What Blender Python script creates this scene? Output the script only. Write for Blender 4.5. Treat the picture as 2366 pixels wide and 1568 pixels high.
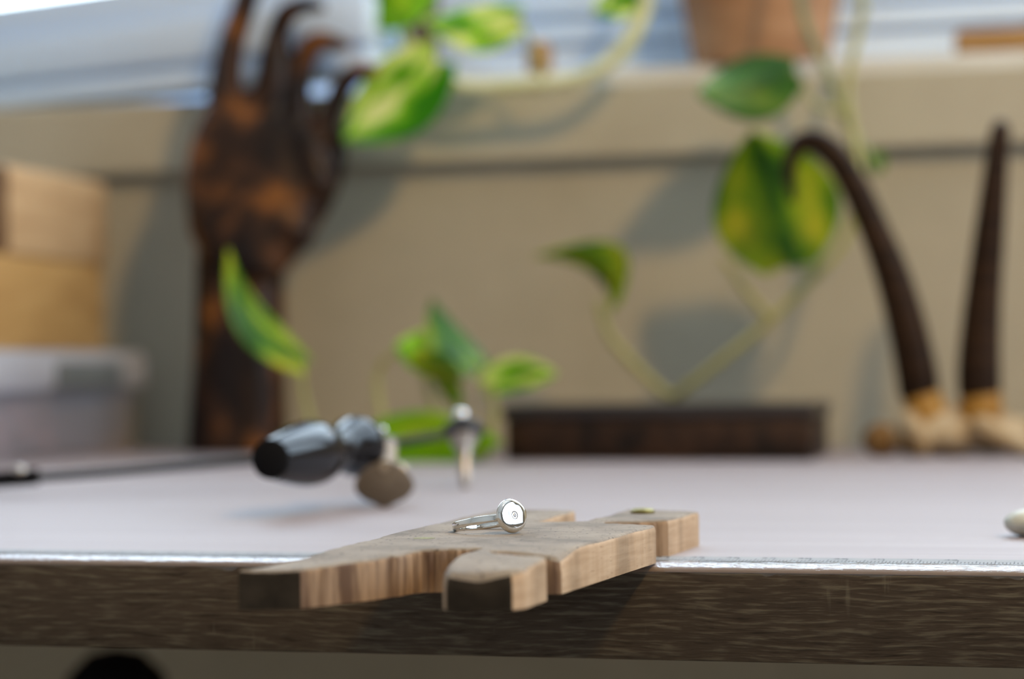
import bpy, bmesh, math, random
from mathutils import Vector, Matrix, noise, geometry

for o in list(bpy.data.objects):
    bpy.data.objects.remove(o)
S = bpy.context.scene
COL = S.collection
V = Vector

# ------------------------------------------------------------------ camera
DZ = 0.74                        # height of the desk top; its front edge lies on y = 0, the wall on y = WY
WY = 0.815
PSI, ROLL, PITCH = math.radians(14.2), math.radians(0.66), math.radians(0.66)
FPX = 5013.0
CP = V((0.148, -0.585, DZ + 0.055))
F = V((-math.sin(PSI) * math.cos(PITCH), math.cos(PSI) * math.cos(PITCH), math.sin(PITCH)))
R0 = V((math.cos(PSI), math.sin(PSI), 0))
U0 = R0.cross(F)
RR = R0 * math.cos(ROLL) - U0 * math.sin(ROLL)
UU = R0 * math.sin(ROLL) + U0 * math.cos(ROLL)
cam_d = bpy.data.cameras.new('camera')
cam = bpy.data.objects.new('camera', cam_d)
COL.objects.link(cam)
cam.matrix_world = Matrix(((RR.x, UU.x, -F.x, CP.x), (RR.y, UU.y, -F.y, CP.y), (RR.z, UU.z, -F.z, CP.z), (0, 0, 0, 1)))
cam_d.sensor_width = 23.6
cam_d.lens = 23.6 * FPX / 2366
cam_d.clip_start = 0.01
cam_d.dof.use_dof = True
cam_d.dof.focus_distance = 0.574
cam_d.dof.aperture_fstop = 5.1
cam_d.dof.aperture_blades = 0
S.camera = cam

# ------------------------------------------------------------------ light
S.view_settings.view_transform = 'Standard'
S.view_settings.look = 'None'
S.view_settings.gamma = 1
S.view_settings.exposure = 0.0
S.view_settings.use_curve_mapping = False
S.cycles.use_denoising = True
S.cycles.max_bounces = 10
S.cycles.transparent_max_bounces = 12
S.cycles.caustics_reflective = False
S.cycles.caustics_refractive = False
S.cycles.sample_clamp_indirect = 6

W = bpy.data.worlds.new('sky')
S.world = W
W.use_nodes = True
bg = W.node_tree.nodes['Background']
bg.inputs[0].default_value = (0.70, 0.84, 1.0, 1)
bg.inputs[1].default_value = 7.4


def area(name, loc, target, sx, sy, watts, color, shape='RECTANGLE'):
    l = bpy.data.lights.new(name, 'AREA')
    l.shape, l.size, l.size_y, l.energy, l.color = shape, sx, sy, watts, color
    o = bpy.data.objects.new(name, l)
    COL.objects.link(o)
    o.location = loc
    o.rotation_euler = (V(target) - V(loc)).to_track_quat('-Z', 'Y').to_euler()
    return o, l


WX0, WX1, WZ0, WZ1 = -1.30, 1.15, DZ + 0.239, 2.30       # the window opening in the back wall
po, pl = area('window_portal', ((WX0 + WX1) / 2, WY + 0.15, (WZ0 + WZ1) / 2), ((WX0 + WX1) / 2, 0, (WZ0 + WZ1) / 2), WX1 - WX0, WZ1 - WZ0, 1, (1, 1, 1))
pl.cycles.is_portal = True
area('lamp_light', (0.85, -0.55, 2.02), (0.1, 0.7, 0.95), 0.17, 0.17, 21.0, (1.0, 0.64, 0.24), 'DISK')      # ceiling lamp, right of the desk
SY0_, SY1_, SZ0_, SZ1_ = -1.15, 0.62, 0.95, 2.10              # the second window, in the right wall
po, pl2 = area('side_window_portal', (2.07, (SY0_ + SY1_) / 2, (SZ0_ + SZ1_) / 2), (0, (SY0_ + SY1_) / 2, (SZ0_ + SZ1_) / 2), SY1_ - SY0_, SZ1_ - SZ0_, 1, (1, 1, 1))
pl2.cycles.is_portal = True


# ------------------------------------------------------------------ geometry helpers
def pray(u, v):
    return F + RR * ((u - 1183) / FPX) + UU * ((784 - v) / FPX)


def at_y(u, v, y):
    r = pray(u, v)
    return CP + r * ((y - CP.y) / r.y)


def at_z(u, v, z):
    r = pray(u, v)
    return CP + r * ((z - CP.z) / r.z)


def at_d(u, v, d):
    return CP + pray(u, v) * d


def plan(x, d):
    """sideways offset and distance from the camera -> a point on the desk plane"""
    return V((CP.x - math.sin(PSI) * d + math.cos(PSI) * x, CP.y + math.cos(PSI) * d + math.sin(PSI) * x))


def tag(o, label=None, cat=None, group=None, kind=None):
    if label: o['label'] = label
    if cat: o['category'] = cat
    if group: o['group'] = group
    if kind: o['kind'] = kind
    return o


def thing(name, label, cat, loc=(0, 0, 0), group=None):
    o = bpy.data.objects.new(name, None)
    o.empty_display_size = 0.02
    COL.objects.link(o)
    o.location = loc
    return tag(o, label, cat, group)


def obj(name, bm, mat, parent=None, smooth=True, keep=False):
    """link a bmesh in world coordinates as one mesh object"""
    me = bpy.data.meshes.new(name)
    if not keep:
        bmesh.ops.recalc_face_normals(bm, faces=bm.faces)
    bm.to_mesh(me)
    bm.free()
    return mesh_obj(name, me, mat, parent, smooth)


def mesh_obj(name, me, mat, parent=None, smooth=True):
    for m in (mat if isinstance(mat, (list, tuple)) else [mat]):
        me.materials.append(m)
    if smooth:
        me.polygons.foreach_set('use_smooth', [True] * len(me.polygons))
        try:
            me.set_sharp_from_angle(angle=math.radians(40))
        except Exception:
            pass
    o = bpy.data.objects.new(name, me)
    COL.objects.link(o)
    if parent:
        o.parent = parent
        bpy.context.view_layer.update()
        o.matrix_parent_inverse = parent.matrix_world.inverted()
    else:                                       # origin at the base of the thing
        n = len(me.vertices)
        if n:
            c = sum((v.co for v in me.vertices), V()) / n
            c.z = min(v.co.z for v in me.vertices)
            me.transform(Matrix.Translation(-c))
            o.location = c
    return o


def box(bm, x0, x1, y0, y1, z0, z1, bev=0.0, rot=0.0, seg=2):
    m = Matrix.Translation(((x0 + x1) / 2, (y0 + y1) / 2, (z0 + z1) / 2)) @ Matrix.Rotation(rot, 4, 'Z') @ Matrix.Diagonal((abs(x1 - x0), abs(y1 - y0), abs(z1 - z0), 1))
    r = bmesh.ops.create_cube(bm, size=1, matrix=m)
    if bev > 0:
        es = list({e for v in r['verts'] for e in v.link_edges})
        bmesh.ops.bevel(bm, geom=es, offset=bev, segments=seg, affect='EDGES', profile=0.5)
    return bm


def new_box(*a, **k):
    return box(bmesh.new(), *a, **k)


def spline(pts, n):
    """Catmull-Rom through vectors of any size"""
    P = [list(p) for p in pts]
    P = [[2 * a - b for a, b in zip(P[0], P[1])]] + P + [[2 * a - b for a, b in zip(P[-1], P[-2])]]
    out = []
    for i in range(1, len(P) - 2):
        for k in range(n):
            t = k / n
            out.append([0.5 * (2 * b + (c - a) * t + (2 * a - 5 * b + 4 * c - d) * t * t + (3 * b - a - 3 * c + d) * t ** 3)
                        for a, b, c, d in zip(P[i - 1], P[i], P[i + 1], P[i + 2])])
    out.append(P[-2])
    return out


def tube(bm, pts, radii, seg=12, n=6, flat=1.0):
    """round-ended tapering tube along a smooth path"""
    q = spline([tuple(p) + (r,) for p, r in zip(pts, radii)], n)
    c = [V(a[:3]) for a in q]
    r = [max(a[3], 1e-5) for a in q]
    d0, d1 = (c[0] - c[1]).normalized(), (c[-1] - c[-2]).normalized()
    c = [c[0] + d0 * r[0] * 0.75, c[0] + d0 * r[0] * 0.45] + c + [c[-1] + d1 * r[-1] * 0.45, c[-1] + d1 * r[-1] * 0.75]
    r = [r[0] * 0.35, r[0] * 0.82] + r + [r[-1] * 0.82, r[-1] * 0.35]
    side = None
    rings = []
    for i, p in enumerate(c):
        t = (c[min(i + 1, len(c) - 1)] - c[max(i - 1, 0)]).normalized()
        if side is None:
            side = t.orthogonal().normalized()
        side = (side - t * side.dot(t)).normalized()
        b = t.cross(side)
        rings.append([bm.verts.new(p + (side * math.cos(2 * math.pi * k / seg) + b * math.sin(2 * math.pi * k / seg) * flat) * r[i]) for k in range(seg)])
    for a, b in zip(rings, rings[1:]):
        for k in range(seg):
            bm.faces.new((a[k], a[(k + 1) % seg], b[(k + 1) % seg], b[k]))
    bm.faces.new(rings[0][::-1])
    bm.faces.new(rings[-1])
    return bm


def lathe(bm, origin, axis, prof, seg=32, cap=True):
    """prof: (radius, distance along the axis)"""
    axis = V(axis).normalized()
    a = axis.orthogonal().normalized()
    b = axis.cross(a)
    rings = []
    for r, h in prof:
        rings.append([bm.verts.new(V(origin) + axis * h + (a * math.cos(2 * math.pi * k / seg) + b * math.sin(2 * math.pi * k / seg)) * max(r, 1e-6)) for k in range(seg)])
    for p, q in zip(rings, rings[1:]):
        for k in range(seg):
            bm.faces.new((p[k], p[(k + 1) % seg], q[(k + 1) % seg], q[k]))
    if cap:
        bm.faces.new(rings[0][::-1])
        bm.faces.new(rings[-1])
    return bm


def ellipsoid(bm, c, rx, ry, rz, rot=None, u=20, v=14):
    m = Matrix.Translation(c) @ (rot.to_4x4() if rot else Matrix()) @ Matrix.Diagonal((rx, ry, rz, 1))
    bmesh.ops.create_uvsphere(bm, u_segments=u, v_segments=v, radius=1, matrix=m)
    return bm


def loft(bm, rows, seg=28, power=2.3):
    """rows: (centre, half width, half depth) - superelliptic sections stacked upwards"""
    rings = []
    for c, hw, hd in rows:
        ring = []
        for k in range(seg):
            a = 2 * math.pi * k / seg
            ca, sa = math.cos(a), math.sin(a)
            ring.append(bm.verts.new(V(c) + R0 * (hw * math.copysign(abs(ca) ** (2 / power), ca)) + V((-R0.y, R0.x, 0)) * (hd * math.copysign(abs(sa) ** (2 / power), sa))))
        rings.append(ring)
    for p, q in zip(rings, rings[1:]):
        for k in range(seg):
            bm.faces.new((p[k], p[(k + 1) % seg], q[(k + 1) % seg], q[k]))
    bm.faces.new(rings[0][::-1])
    bm.faces.new(rings[-1])
    return bm


def fuse(bm, voxel, smooth=6):
    """fuse overlapping volumes into one continuous skin and return the mesh"""
    bmesh.ops.recalc_face_normals(bm, faces=bm.faces)
    me = bpy.data.meshes.new('raw')
    bm.to_mesh(me)
    bm.free()
    o = bpy.data.objects.new('raw', me)
    COL.objects.link(o)
    r = o.modifiers.new('r', 'REMESH')
    r.mode, r.voxel_size = 'VOXEL', voxel
    s = o.modifiers.new('s', 'SMOOTH')
    s.factor, s.iterations = 0.5, smooth
    dg = bpy.context.evaluated_depsgraph_get()
    out = bpy.data.meshes.new_from_object(o.evaluated_get(dg))
    bpy.data.objects.remove(o)
    bpy.data.meshes.remove(me)
    return out


# ------------------------------------------------------------------ materials
class Mat:
    def __init__(self, name, rough=0.5, metal=0.0, color=(0.5, 0.5, 0.5), spec=0.5):
        self.m = bpy.data.materials.new(name)
        self.m.use_nodes = True
        self.t = self.m.node_tree
        self.b = self.t.nodes['Principled BSDF']
        self.out = self.t.nodes['Material Output']
        self.b.inputs['Roughness'].default_value = rough
        self.b.inputs['Metallic'].default_value = metal
        self.b.inputs['Base Color'].default_value = (*color, 1)
        self.b.inputs['Specular IOR Level'].default_value = spec

    def n(self, kind, **kw):
        x = self.t.nodes.new(kind)
        for k, v in kw.items():
            setattr(x, k, v)
        return x

    def l(self, a, b):
        self.t.links.new(a, b)

    def coord(self, scale=(1, 1, 1), which='Object', rot=(0, 0, 0)):
        if which == 'Position':
            src = self.n('ShaderNodeNewGeometry').outputs['Position']
        else:
            src = self.n('ShaderNodeTexCoord').outputs[which]
        mp = self.n('ShaderNodeMapping')
        mp.inputs['Scale'].default_value = scale
        mp.inputs['Rotation'].default_value = rot
        self.l(src, mp.inputs['Vector'])
        return mp.outputs['Vector']

    def noise(self, vec, scale=1.0, detail=4.0, rough=0.55, dist=0.0):
        x = self.n('ShaderNodeTexNoise')
        x.inputs['Scale'].default_value = scale
        x.inputs['Detail'].default_value = detail
        x.inputs['Roughness'].default_value = rough
        x.inputs['Distortion'].default_value = dist
        self.l(vec, x.inputs['Vector'])
        return x.outputs['Fac']

    def ramp(self, fac, stops):
        x = self.n('ShaderNodeValToRGB')
        e = x.color_ramp.elements
        e[0].position, e[0].color = stops[0][0], (*stops[0][1], 1)
        e[1].position, e[1].color = stops[-1][0], (*stops[-1][1], 1)
        for p, c in stops[1:-1]:
            k = e.new(p)
            k.color = (*c, 1)
        self.l(fac, x.inputs['Fac'])
        return x.outputs['Color']

    def mix(self, fac, a, b, mode='MIX'):
        x = self.n('ShaderNodeMix', data_type='RGBA', blend_type=mode)
        for s, v in ((x.inputs[0], fac), (x.inputs[6], a), (x.inputs[7], b)):
            if hasattr(v, 'is_output'):
                self.l(v, s)
            elif isinstance(v, (int, float)):
                s.default_value = v
            else:
                s.default_value = (*v, 1)
        return x.outputs[2]

    def color(self, c):
        self.l(c, self.b.inputs['Base Color'])
        return self

    def bump(self, h, strength=0.3, dist=0.001):
        x = self.n('ShaderNodeBump')
        x.inputs['Strength'].default_value = strength
        x.inputs['Distance'].default_value = dist
        self.l(h, x.inputs['Height'])
        self.l(x.outputs['Normal'], self.b.inputs['Normal'])
        return self


def noisy(name, a, b, scale, rough=0.5, spec=0.5, bump=0.0, bdist=0.0005, stretch=(1, 1, 1), metal=0.0, lo=0.35, hi=0.65, detail=4):
    m = Mat(name, rough, metal, spec=spec)
    f = m.noise(m.coord(stretch), scale, detail)
    m.color(m.ramp(f, [(lo, a), (hi, b)]))
    if bump:
        m.bump(f, bump, bdist)
    return m.m


M = {}
M['wall'] = noisy('wall_paint', (0.375, 0.345, 0.265), (0.40, 0.365, 0.28), 30, 0.8, 0.2, 0.05, 0.001)
M['room'] = noisy('room_paint', (0.72, 0.71, 0.69), (0.75, 0.74, 0.72), 4, 0.9, 0.2)
M['room_dark'] = noisy('brown_room_paint', (0.20, 0.18, 0.155), (0.23, 0.205, 0.18), 4, 0.9, 0.2)
M['ceiling'] = noisy('ceiling_paint', (0.80, 0.80, 0.79), (0.82, 0.82, 0.81), 4, 0.9, 0.2)
M['floor'] = noisy('floor_boards', (0.50, 0.43, 0.36), (0.58, 0.50, 0.42), 6, 0.5, 0.4, stretch=(1, 12, 1))
M['sill'] = noisy('sill_paint', (0.395, 0.365, 0.28), (0.42, 0.39, 0.30), 25, 0.5, 0.35)
M['ledge'] = noisy('cream_board_paint', (0.52, 0.51, 0.48), (0.56, 0.55, 0.52), 20, 0.5, 0.3)
M['frame'] = noisy('window_paint_blue_cast', (0.62, 0.77, 0.98), (0.64, 0.79, 1.0), 12, 0.35, 0.5)  # white frames; the bluish daylight cast is put into this colour

# desk laminate
m = Mat('desk_laminate', 0.52, spec=0.6)
vec = m.coord((2.2, 60, 1))
f1 = m.noise(vec, 2.2, 6, 0.6)
f2 = m.noise(m.coord((1, 1, 1)), 55, 5, 0.65)
c = m.ramp(f1, [(0.3, (0.255, 0.212, 0.215)), (0.55, (0.295, 0.25, 0.258)), (0.75, (0.32, 0.272, 0.28))])
c = m.mix(m.ramp(f2, [(0.62, (0, 0, 0)), (0.78, (0.35, 0.35, 0.35))]), c, (0.17, 0.12, 0.09))
m.color(c)
M['top'] = m.m

# oak-look edge: dark ground, short pale ridges along the board, faint cross rays
m = Mat('desk_edge_oak', 0.65, spec=0.15)
warp = m.noise(m.coord((14, 14, 60)), 1.0, 2)
v0 = m.coord((85, 85, 950))
add = m.n('ShaderNodeVectorMath', operation='ADD')
comb = m.n('ShaderNodeCombineXYZ')
ml = m.n('ShaderNodeMath', operation='MULTIPLY')
ml.inputs[1].default_value = 6.0
m.l(warp, ml.inputs[0])
m.l(ml.outputs[0], comb.inputs[2])
m.l(v0, add.inputs[0])
m.l(comb.outputs[0], add.inputs[1])
f1 = m.noise(add.outputs[0], 1.0, 3.5, 0.55)
f2 = m.noise(m.coord((3, 3, 90)), 1.0, 3)
f3 = m.noise(m.coord((420, 420, 40)), 1.0, 2.0)
patch = m.noise(m.coord((22, 22, 80)), 1.0, 2.0)
ray = m.mix(1.0, m.ramp(f3, [(0.64, (0, 0, 0)), (0.74, (1, 1, 1))]), m.ramp(patch, [(0.52, (0, 0, 0)), (0.66, (1, 1, 1))]), 'MULTIPLY')
c = m.ramp(f2, [(0.3, (0.036, 0.026, 0.018)), (0.7, (0.056, 0.041, 0.028))])
c = m.mix(m.ramp(f1, [(0.50, (0, 0, 0)), (0.66, (0.75, 0.75, 0.75))]), c, (0.105, 0.090, 0.064))
c = m.mix(m.ramp(f1, [(0.30, (0.8, 0.8, 0.8)), (0.42, (0, 0, 0))]), c, (0.016, 0.011, 0.007))
c = m.mix(m.mix(1.0, ray, (0.45, 0.45, 0.45), 'MULTIPLY'), c, (0.125, 0.11, 0.08))
m.color(c)
m.bump(f1, 0.5, 0.0006)
M['edge'] = m.m

# bench pin beech: grimy top, sawn sides, sooty ends
m = Mat('pin_top_beech', 0.75, spec=0.2)
g = m.noise(m.coord((60, 900, 1), rot=(0, 0, 0.25)), 1.0, 3)
blot = m.noise(m.coord((1, 1, 1)), 55, 5, 0.6)
speck = m.noise(m.coord((900, 420, 1), rot=(0, 0, 0.3)), 1.0, 2)
c = m.ramp(blot, [(0.30, (0.10, 0.084, 0.070)), (0.48, (0.215, 0.182, 0.15)), (0.70, (0.30, 0.26, 0.212))])
c = m.mix(0.25, c, m.ramp(g, [(0.35, (0.13, 0.105, 0.08)), (0.65, (0.33, 0.275, 0.22))]))
c = m.mix(m.ramp(speck, [(0.63, (0, 0, 0)), (0.69, (0.85, 0.85, 0.85))]), c, (0.07, 0.055, 0.05))
m.color(c)
m.bump(speck, 0.25, 0.0002)
M['pin_top'] = m.m
m = Mat('pin_side_beech', 0.6, spec=0.3)
g = m.noise(m.coord((50, 50, 700)), 1.0, 3)
blot = m.noise(m.coord((1, 1, 0.2)), 95, 4, 0.6)
fleck = m.noise(m.coord((250, 250, 1500)), 1.0, 1.5)
c = m.ramp(blot, [(0.32, (0.20, 0.135, 0.082)), (0.52, (0.37, 0.25, 0.155)), (0.72, (0.45, 0.33, 0.225))])
c = m.mix(0.3, c, m.ramp(g, [(0.35, (0.34, 0.23, 0.14)), (0.65, (0.56, 0.42, 0.29))]))
c = m.mix(m.ramp(fleck, [(0.66, (0, 0, 0)), (0.74, (0.6, 0.6, 0.6))]), c, (0.22, 0.13, 0.075))
m.color(c)
m.bump(g, 0.2, 0.0003)
M['pin_side'] = m.m
M['lip'] = noisy('brown_edge_lip', (0.15, 0.105, 0.078), (0.20, 0.145, 0.11), 120, 0.55, 0.3, stretch=(.2, 1, 1))
M['pin_cut'] = noisy('pin_sawn_beech', (0.095, 0.055, 0.034), (0.29, 0.195, 0.125), 230, 0.7, 0.2, stretch=(1, 1, 0.12), lo=.38, hi=.60)
M['pin_end'] = noisy('pin_sooty_end', (0.014, 0.011, 0.008), (0.028, 0.022, 0.016), 140, 0.8, 0.1, 0.2)

M['silver'] = Mat('polished_silver', 0.07, 1.0, (0.80, 0.785, 0.75)).m
m = Mat('hammered_silver', 0.06, 1.0, (0.82, 0.81, 0.78))
m.bump(m.noise(m.coord((1, 1, 1)), 260, 1.5), 0.10, 0.0008)
M['silver_face'] = m.m
M['setting'] = Mat('dark_setting', 0.4, 0.3, (0.075, 0.045, 0.03)).m
m = Mat('pale_diamond', 0.12, color=(0.33, 0.345, 0.40), spec=0.35)
M['stone'] = m.m
M['brass'] = noisy('aged_brass', (0.13, 0.10, 0.025), (0.30, 0.24, 0.07), 400, 0.42, metal=0.9)
M['steel'] = Mat('bright_steel', 0.18, 1.0, (0.70, 0.69, 0.68)).m
M['steel_dull'] = noisy('dull_steel', (0.34, 0.30, 0.27), (0.46, 0.42, 0.38), 200, 0.4, metal=0.9)
M['bronze'] = noisy('dull_bronze', (0.10, 0.08, 0.062), (0.13, 0.105, 0.08), 120, 0.6, spec=0.2)
M['bronze_pale'] = noisy('pale_bronze', (0.24, 0.19, 0.135), (0.31, 0.25, 0.18), 120, 0.5, spec=0.3)
M['rod'] = Mat('dark_steel_rod', 0.4, 0.15, (0.03, 0.032, 0.036), 0.3).m
m = Mat('black_lacquer', 0.08, color=(0.006, 0.006, 0.008), spec=0.24)
M['lacquer'] = m.m
M['black'] = Mat('matt_black', 0.85, color=(0.006, 0.006, 0.007), spec=0.1).m
M['pebble'] = noisy('grey_green_stone', (0.36, 0.38, 0.33), (0.52, 0.53, 0.47), 260, 0.4, 0.45)

m = Mat('carved_dark_wood', 0.36, spec=0.16)
f = m.noise(m.coord((1, 1, 0.7)), 30, 3, 0.5, 0.3)
c = m.ramp(f, [(0.42, (0.010, 0.006, 0.005)), (0.53, (0.036, 0.017, 0.009)), (0.63, (0.16, 0.060, 0.014))])
m.color(c)
M['hand'] = m.m
m = Mat('pale_pine', 0.6, spec=0.3)
f = m.noise(m.coord((6, 6, 70)), 1.0, 3, 0.5, 0.8)
m.color(m.ramp(f, [(0.32, (0.38, 0.235, 0.115)), (0.55, (0.52, 0.35, 0.19)), (0.72, (0.60, 0.43, 0.25))]))
M['pine'] = m.m
m = Mat('golden_pine', 0.6, spec=0.3)
f = m.noise(m.coord((10, 10, 40)), 1.0, 3, 0.5, 0.6)
m.color(m.ramp(f, [(0.32, (0.34, 0.19, 0.065)), (0.55, (0.43, 0.26, 0.095)), (0.72, (0.50, 0.32, 0.14))]))
M['pine_gold'] = m.m
M['endgrain'] = noisy('pine_end_grain', (0.13, 0.075, 0.04), (0.20, 0.12, 0.06), 60, 0.7)
m = Mat('carved_box_wood', 0.5, spec=0.2)
f = m.noise(m.coord((1, 1, 1)), 65, 3)
m.color(m.ramp(f, [(0.38, (0.009, 0.005, 0.003)), (0.62, (0.034, 0.016, 0.008))]))
m.bump(f, 0.5, 0.002)
M['darkwood'] = m.m
M['darklid'] = noisy('dark_lid_wood', (0.014, 0.009, 0.008), (0.020, 0.014, 0.012), 50, 0.35, 0.5)
m = Mat('terracotta', 0.7, spec=0.25)
f = m.noise(m.coord((1, 1, 3)), 14, 3)
m.color(m.ramp(f, [(0.35, (0.31, 0.155, 0.075)), (0.65, (0.46, 0.265, 0.15))]))
M['terracotta'] = m.m
M['soil'] = noisy('potting_soil', (0.03, 0.02, 0.014), (0.07, 0.045, 0.03), 120, 0.9)
M['potdark'] = noisy('brown_glaze', (0.055, 0.028, 0.018), (0.09, 0.05, 0.03), 40, 0.3)
M['board'] = noisy('amber_wood', (0.26, 0.135, 0.035), (0.36, 0.20, 0.065), 30, 0.5, stretch=(1, 1, 8))
m = Mat('chamois_horn', 0.5, spec=0.10)
f = m.noise(m.coord((8, 8, 260)), 1.0, 3)
m.color(m.ramp(f, [(0.35, (0.012, 0.006, 0.003)), (0.65, (0.032, 0.015, 0.006))]))
m.bump(f, 0.5, 0.001)
M['horn'] = m.m
M['bone'] = noisy('old_bone', (0.26, 0.165, 0.07), (0.46, 0.37, 0.24), 60, 0.55, 0.3, 0.3, 0.001)
M['core'] = noisy('amber_bone', (0.25, 0.115, 0.010), (0.36, 0.20, 0.04), 60, 0.5, 0.3)
M['hollow'] = noisy('brown_bone', (0.12, 0.065, 0.022), (0.20, 0.115, 0.04), 50, 0.7, 0.2)
M['ink'] = Mat('black_print', 0.5, color=(0.02, 0.022, 0.026)).m
M['paper'] = noisy('printed_strip', (0.26, 0.275, 0.295), (0.30, 0.31, 0.33), 90, 0.6, 0.15)
M['clip'] = noisy('grey_clip', (0.12, 0.135, 0.14), (0.15, 0.165, 0.17), 40, 0.4)
M['red_stuff'] = noisy('red_brown_bits', (0.34, 0.13, 0.11), (0.55, 0.34, 0.32), 60, 0.7)


def clear(name, tint, base_fac, rough, bump=None, diffuse=0.0, dcol=(0.8, 0.8, 0.85)):
    m = Mat(name)
    tr = m.n('ShaderNodeBsdfTransparent')
    tr.inputs[0].default_value = (*tint, 1)
    gl = m.n('ShaderNodeBsdfGlossy')
    gl.inputs['Roughness'].default_value = rough
    lw = m.n('ShaderNodeFresnel')
    lw.inputs[0].default_value = 1.5
    ad = m.n('ShaderNodeMath', operation='ADD', use_clamp=True)
    ad.inputs[1].default_value = base_fac
    m.l(lw.outputs[0], ad.inputs[0])
    mx = m.n('ShaderNodeMixShader')
    geo = m.n('ShaderNodeNewGeometry')
    fr = m.n('ShaderNodeMath', operation='SUBTRACT')
    fr.inputs[0].default_value = 1.0
    m.l(geo.outputs['Backfacing'], fr.inputs[1])
    mu = m.n('ShaderNodeMath', operation='MULTIPLY')
    m.l(ad.outputs[0], mu.inputs[0])
    m.l(fr.outputs[0], mu.inputs[1])
    m.l(mu.outputs[0], mx.inputs[0])
    src = tr.outputs[0]
    if diffuse:
        df = m.n('ShaderNodeBsdfDiffuse')
        df.inputs[0].default_value = (*dcol, 1)
        ts = m.n('ShaderNodeBsdfTranslucent')
        ts.inputs[0].default_value = (*dcol, 1)
        m0 = m.n('ShaderNodeMixShader')
        m0.inputs[0].default_value = 0.5
        m.l(df.outputs[0], m0.inputs[1])
        m.l(ts.outputs[0], m0.inputs[2])
        m1 = m.n('ShaderNodeMixShader')
        m1.inputs[0].default_value = diffuse
        m.l(tr.outputs[0], m1.inputs[1])
        m.l(m0.outputs[0], m1.inputs[2])
        src = m1.outputs[0]
    m.l(src, mx.inputs[1])
    m.l(gl.outputs[0], mx.inputs[2])
    m.l(mx.outputs[0], m.out.inputs['Surface'])
    if bump:
        b = m.n('ShaderNodeBump')
        b.inputs['Strength'].default_value = bump[2]
        b.inputs['Distance'].default_value = bump[3]
        m.l(m.noise(m.coord(bump[0]), bump[1], 3), b.inputs['Height'])
        m.l(b.outputs[0], gl.inputs['Normal'])
        m.l(b.outputs[0], lw.inputs['Normal'])
    return m.m


M['glass'] = clear('window_glass', (0.97, 0.985, 0.98), 0.0, 0.0)
M['tape'] = clear('clear_tape', (0.95, 0.95, 0.95), 0.03, 0.08, ((220, 700, 700), 1.0, 0.9, 0.0006))
M['plastic'] = clear('frosted_plastic', (0.92, 0.92, 0.95), 0.05, 0.22, None, 0.5, (0.88, 0.88, 0.97))
M['plastic_lid'] = clear('clear_lid_plastic', (0.92, 0.93, 0.96), 0.08, 0.2, None, 0.75, (0.86, 0.88, 0.95))


def leaf_mat(name, stops, scale, translucent=0.45, rough=0.36):
    m = Mat(name, rough, spec=0.32)
    oi = m.n('ShaderNodeObjectInfo')
    tc = m.n('ShaderNodeTexCoord')
    mp = m.n('ShaderNodeMapping')
    mp.inputs['Scale'].default_value = (1.9, 1.2, 1)
    m.l(tc.outputs['UV'], mp.inputs['Vector'])
    nz = m.n('ShaderNodeTexNoise', noise_dimensions='4D')
    nz.inputs['Scale'].default_value = scale
    nz.inputs['Detail'].default_value = 1.2
    ml = m.n('ShaderNodeMath', operation='MULTIPLY')
    ml.inputs[1].default_value = 37.0
    m.l(oi.outputs['Random'], ml.inputs[0])
    m.l(ml.outputs[0], nz.inputs['W'])
    m.l(mp.outputs[0], nz.inputs['Vector'])
    c = m.ramp(nz.outputs['Fac'], stops)
    m.color(c)
    ts = m.n('ShaderNodeBsdfTranslucent')
    sat = m.mix(1.0, c, (1.0, 1.0, 0.45), 'MULTIPLY')
    m.l(sat, ts.inputs[0])
    mx = m.n('ShaderNodeMixShader')
    mx.inputs[0].default_value = translucent
    m.l(m.b.outputs[0], mx.inputs[1])
    m.l(ts.outputs[0], mx.inputs[2])
    m.l(mx.outputs[0], m.out.inputs['Surface'])
    return m.m


GD, GM, GL, GY, GC = (0.020, 0.085, 0.012), (0.060, 0.20, 0.014), (0.20, 0.42, 0.045), (0.62, 0.60, 0.075), (0.62, 0.68, 0.36)
M['leaf_dark'] = leaf_mat('pothos_leaf_green', [(0.36, GD), (0.52, GM), (0.66, (0.24, 0.34, 0.035))], 1.6, 0.30)
M['leaf_deep'] = leaf_mat('pothos_leaf_deep', [(0.42, GD), (0.58, (0.045, 0.15, 0.012)), (0.72, (0.20, 0.30, 0.02))], 1.5, 0.25)
M['leaf_vari'] = leaf_mat('pothos_leaf_variegated', [(0.40, (0.06, 0.34, 0.003)), (0.47, (0.24, 0.60, 0.01)), (0.54, (0.60, 0.78, 0.12)), (0.60, (0.84, 0.88, 0.48))], 1.9, 0.6)
M['leaf_gold'] = leaf_mat('pothos_leaf_golden', [(0.36, (0.020, 0.10, 0.004)), (0.46, (0.10, 0.25, 0.004)), (0.54, (0.26, 0.40, 0.008)), (0.66, (0.52, 0.52, 0.02))], 1.7, 0.40)
M['leaf_lime'] = leaf_mat('pothos_leaf_lime', [(0.34, (0.13, 0.40, 0.002)), (0.55, (0.28, 0.60, 0.004)), (0.72, (0.50, 0.66, 0.02))], 1.6, 0.5)
M['stem'] = noisy('pothos_stem', (0.25, 0.25, 0.075), (0.34, 0.33, 0.125), 30, 0.45, 0.4)
M['stem_pale'] = noisy('pothos_pale_stem', (0.50, 0.52, 0.24), (0.66, 0.66, 0.40), 20, 0.4, 0.4)
M['stem_dark'] = noisy('pothos_dark_stem', (0.14, 0.17, 0.07), (0.22, 0.25, 0.11), 30, 0.45, 0.4)


# ------------------------------------------------------------------ the room
def struct(name, bm, mat, parent=None):
    o = obj(name, bm, mat, parent, smooth=False)
    if not parent:
        o['kind'] = 'structure'
    return o


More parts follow.
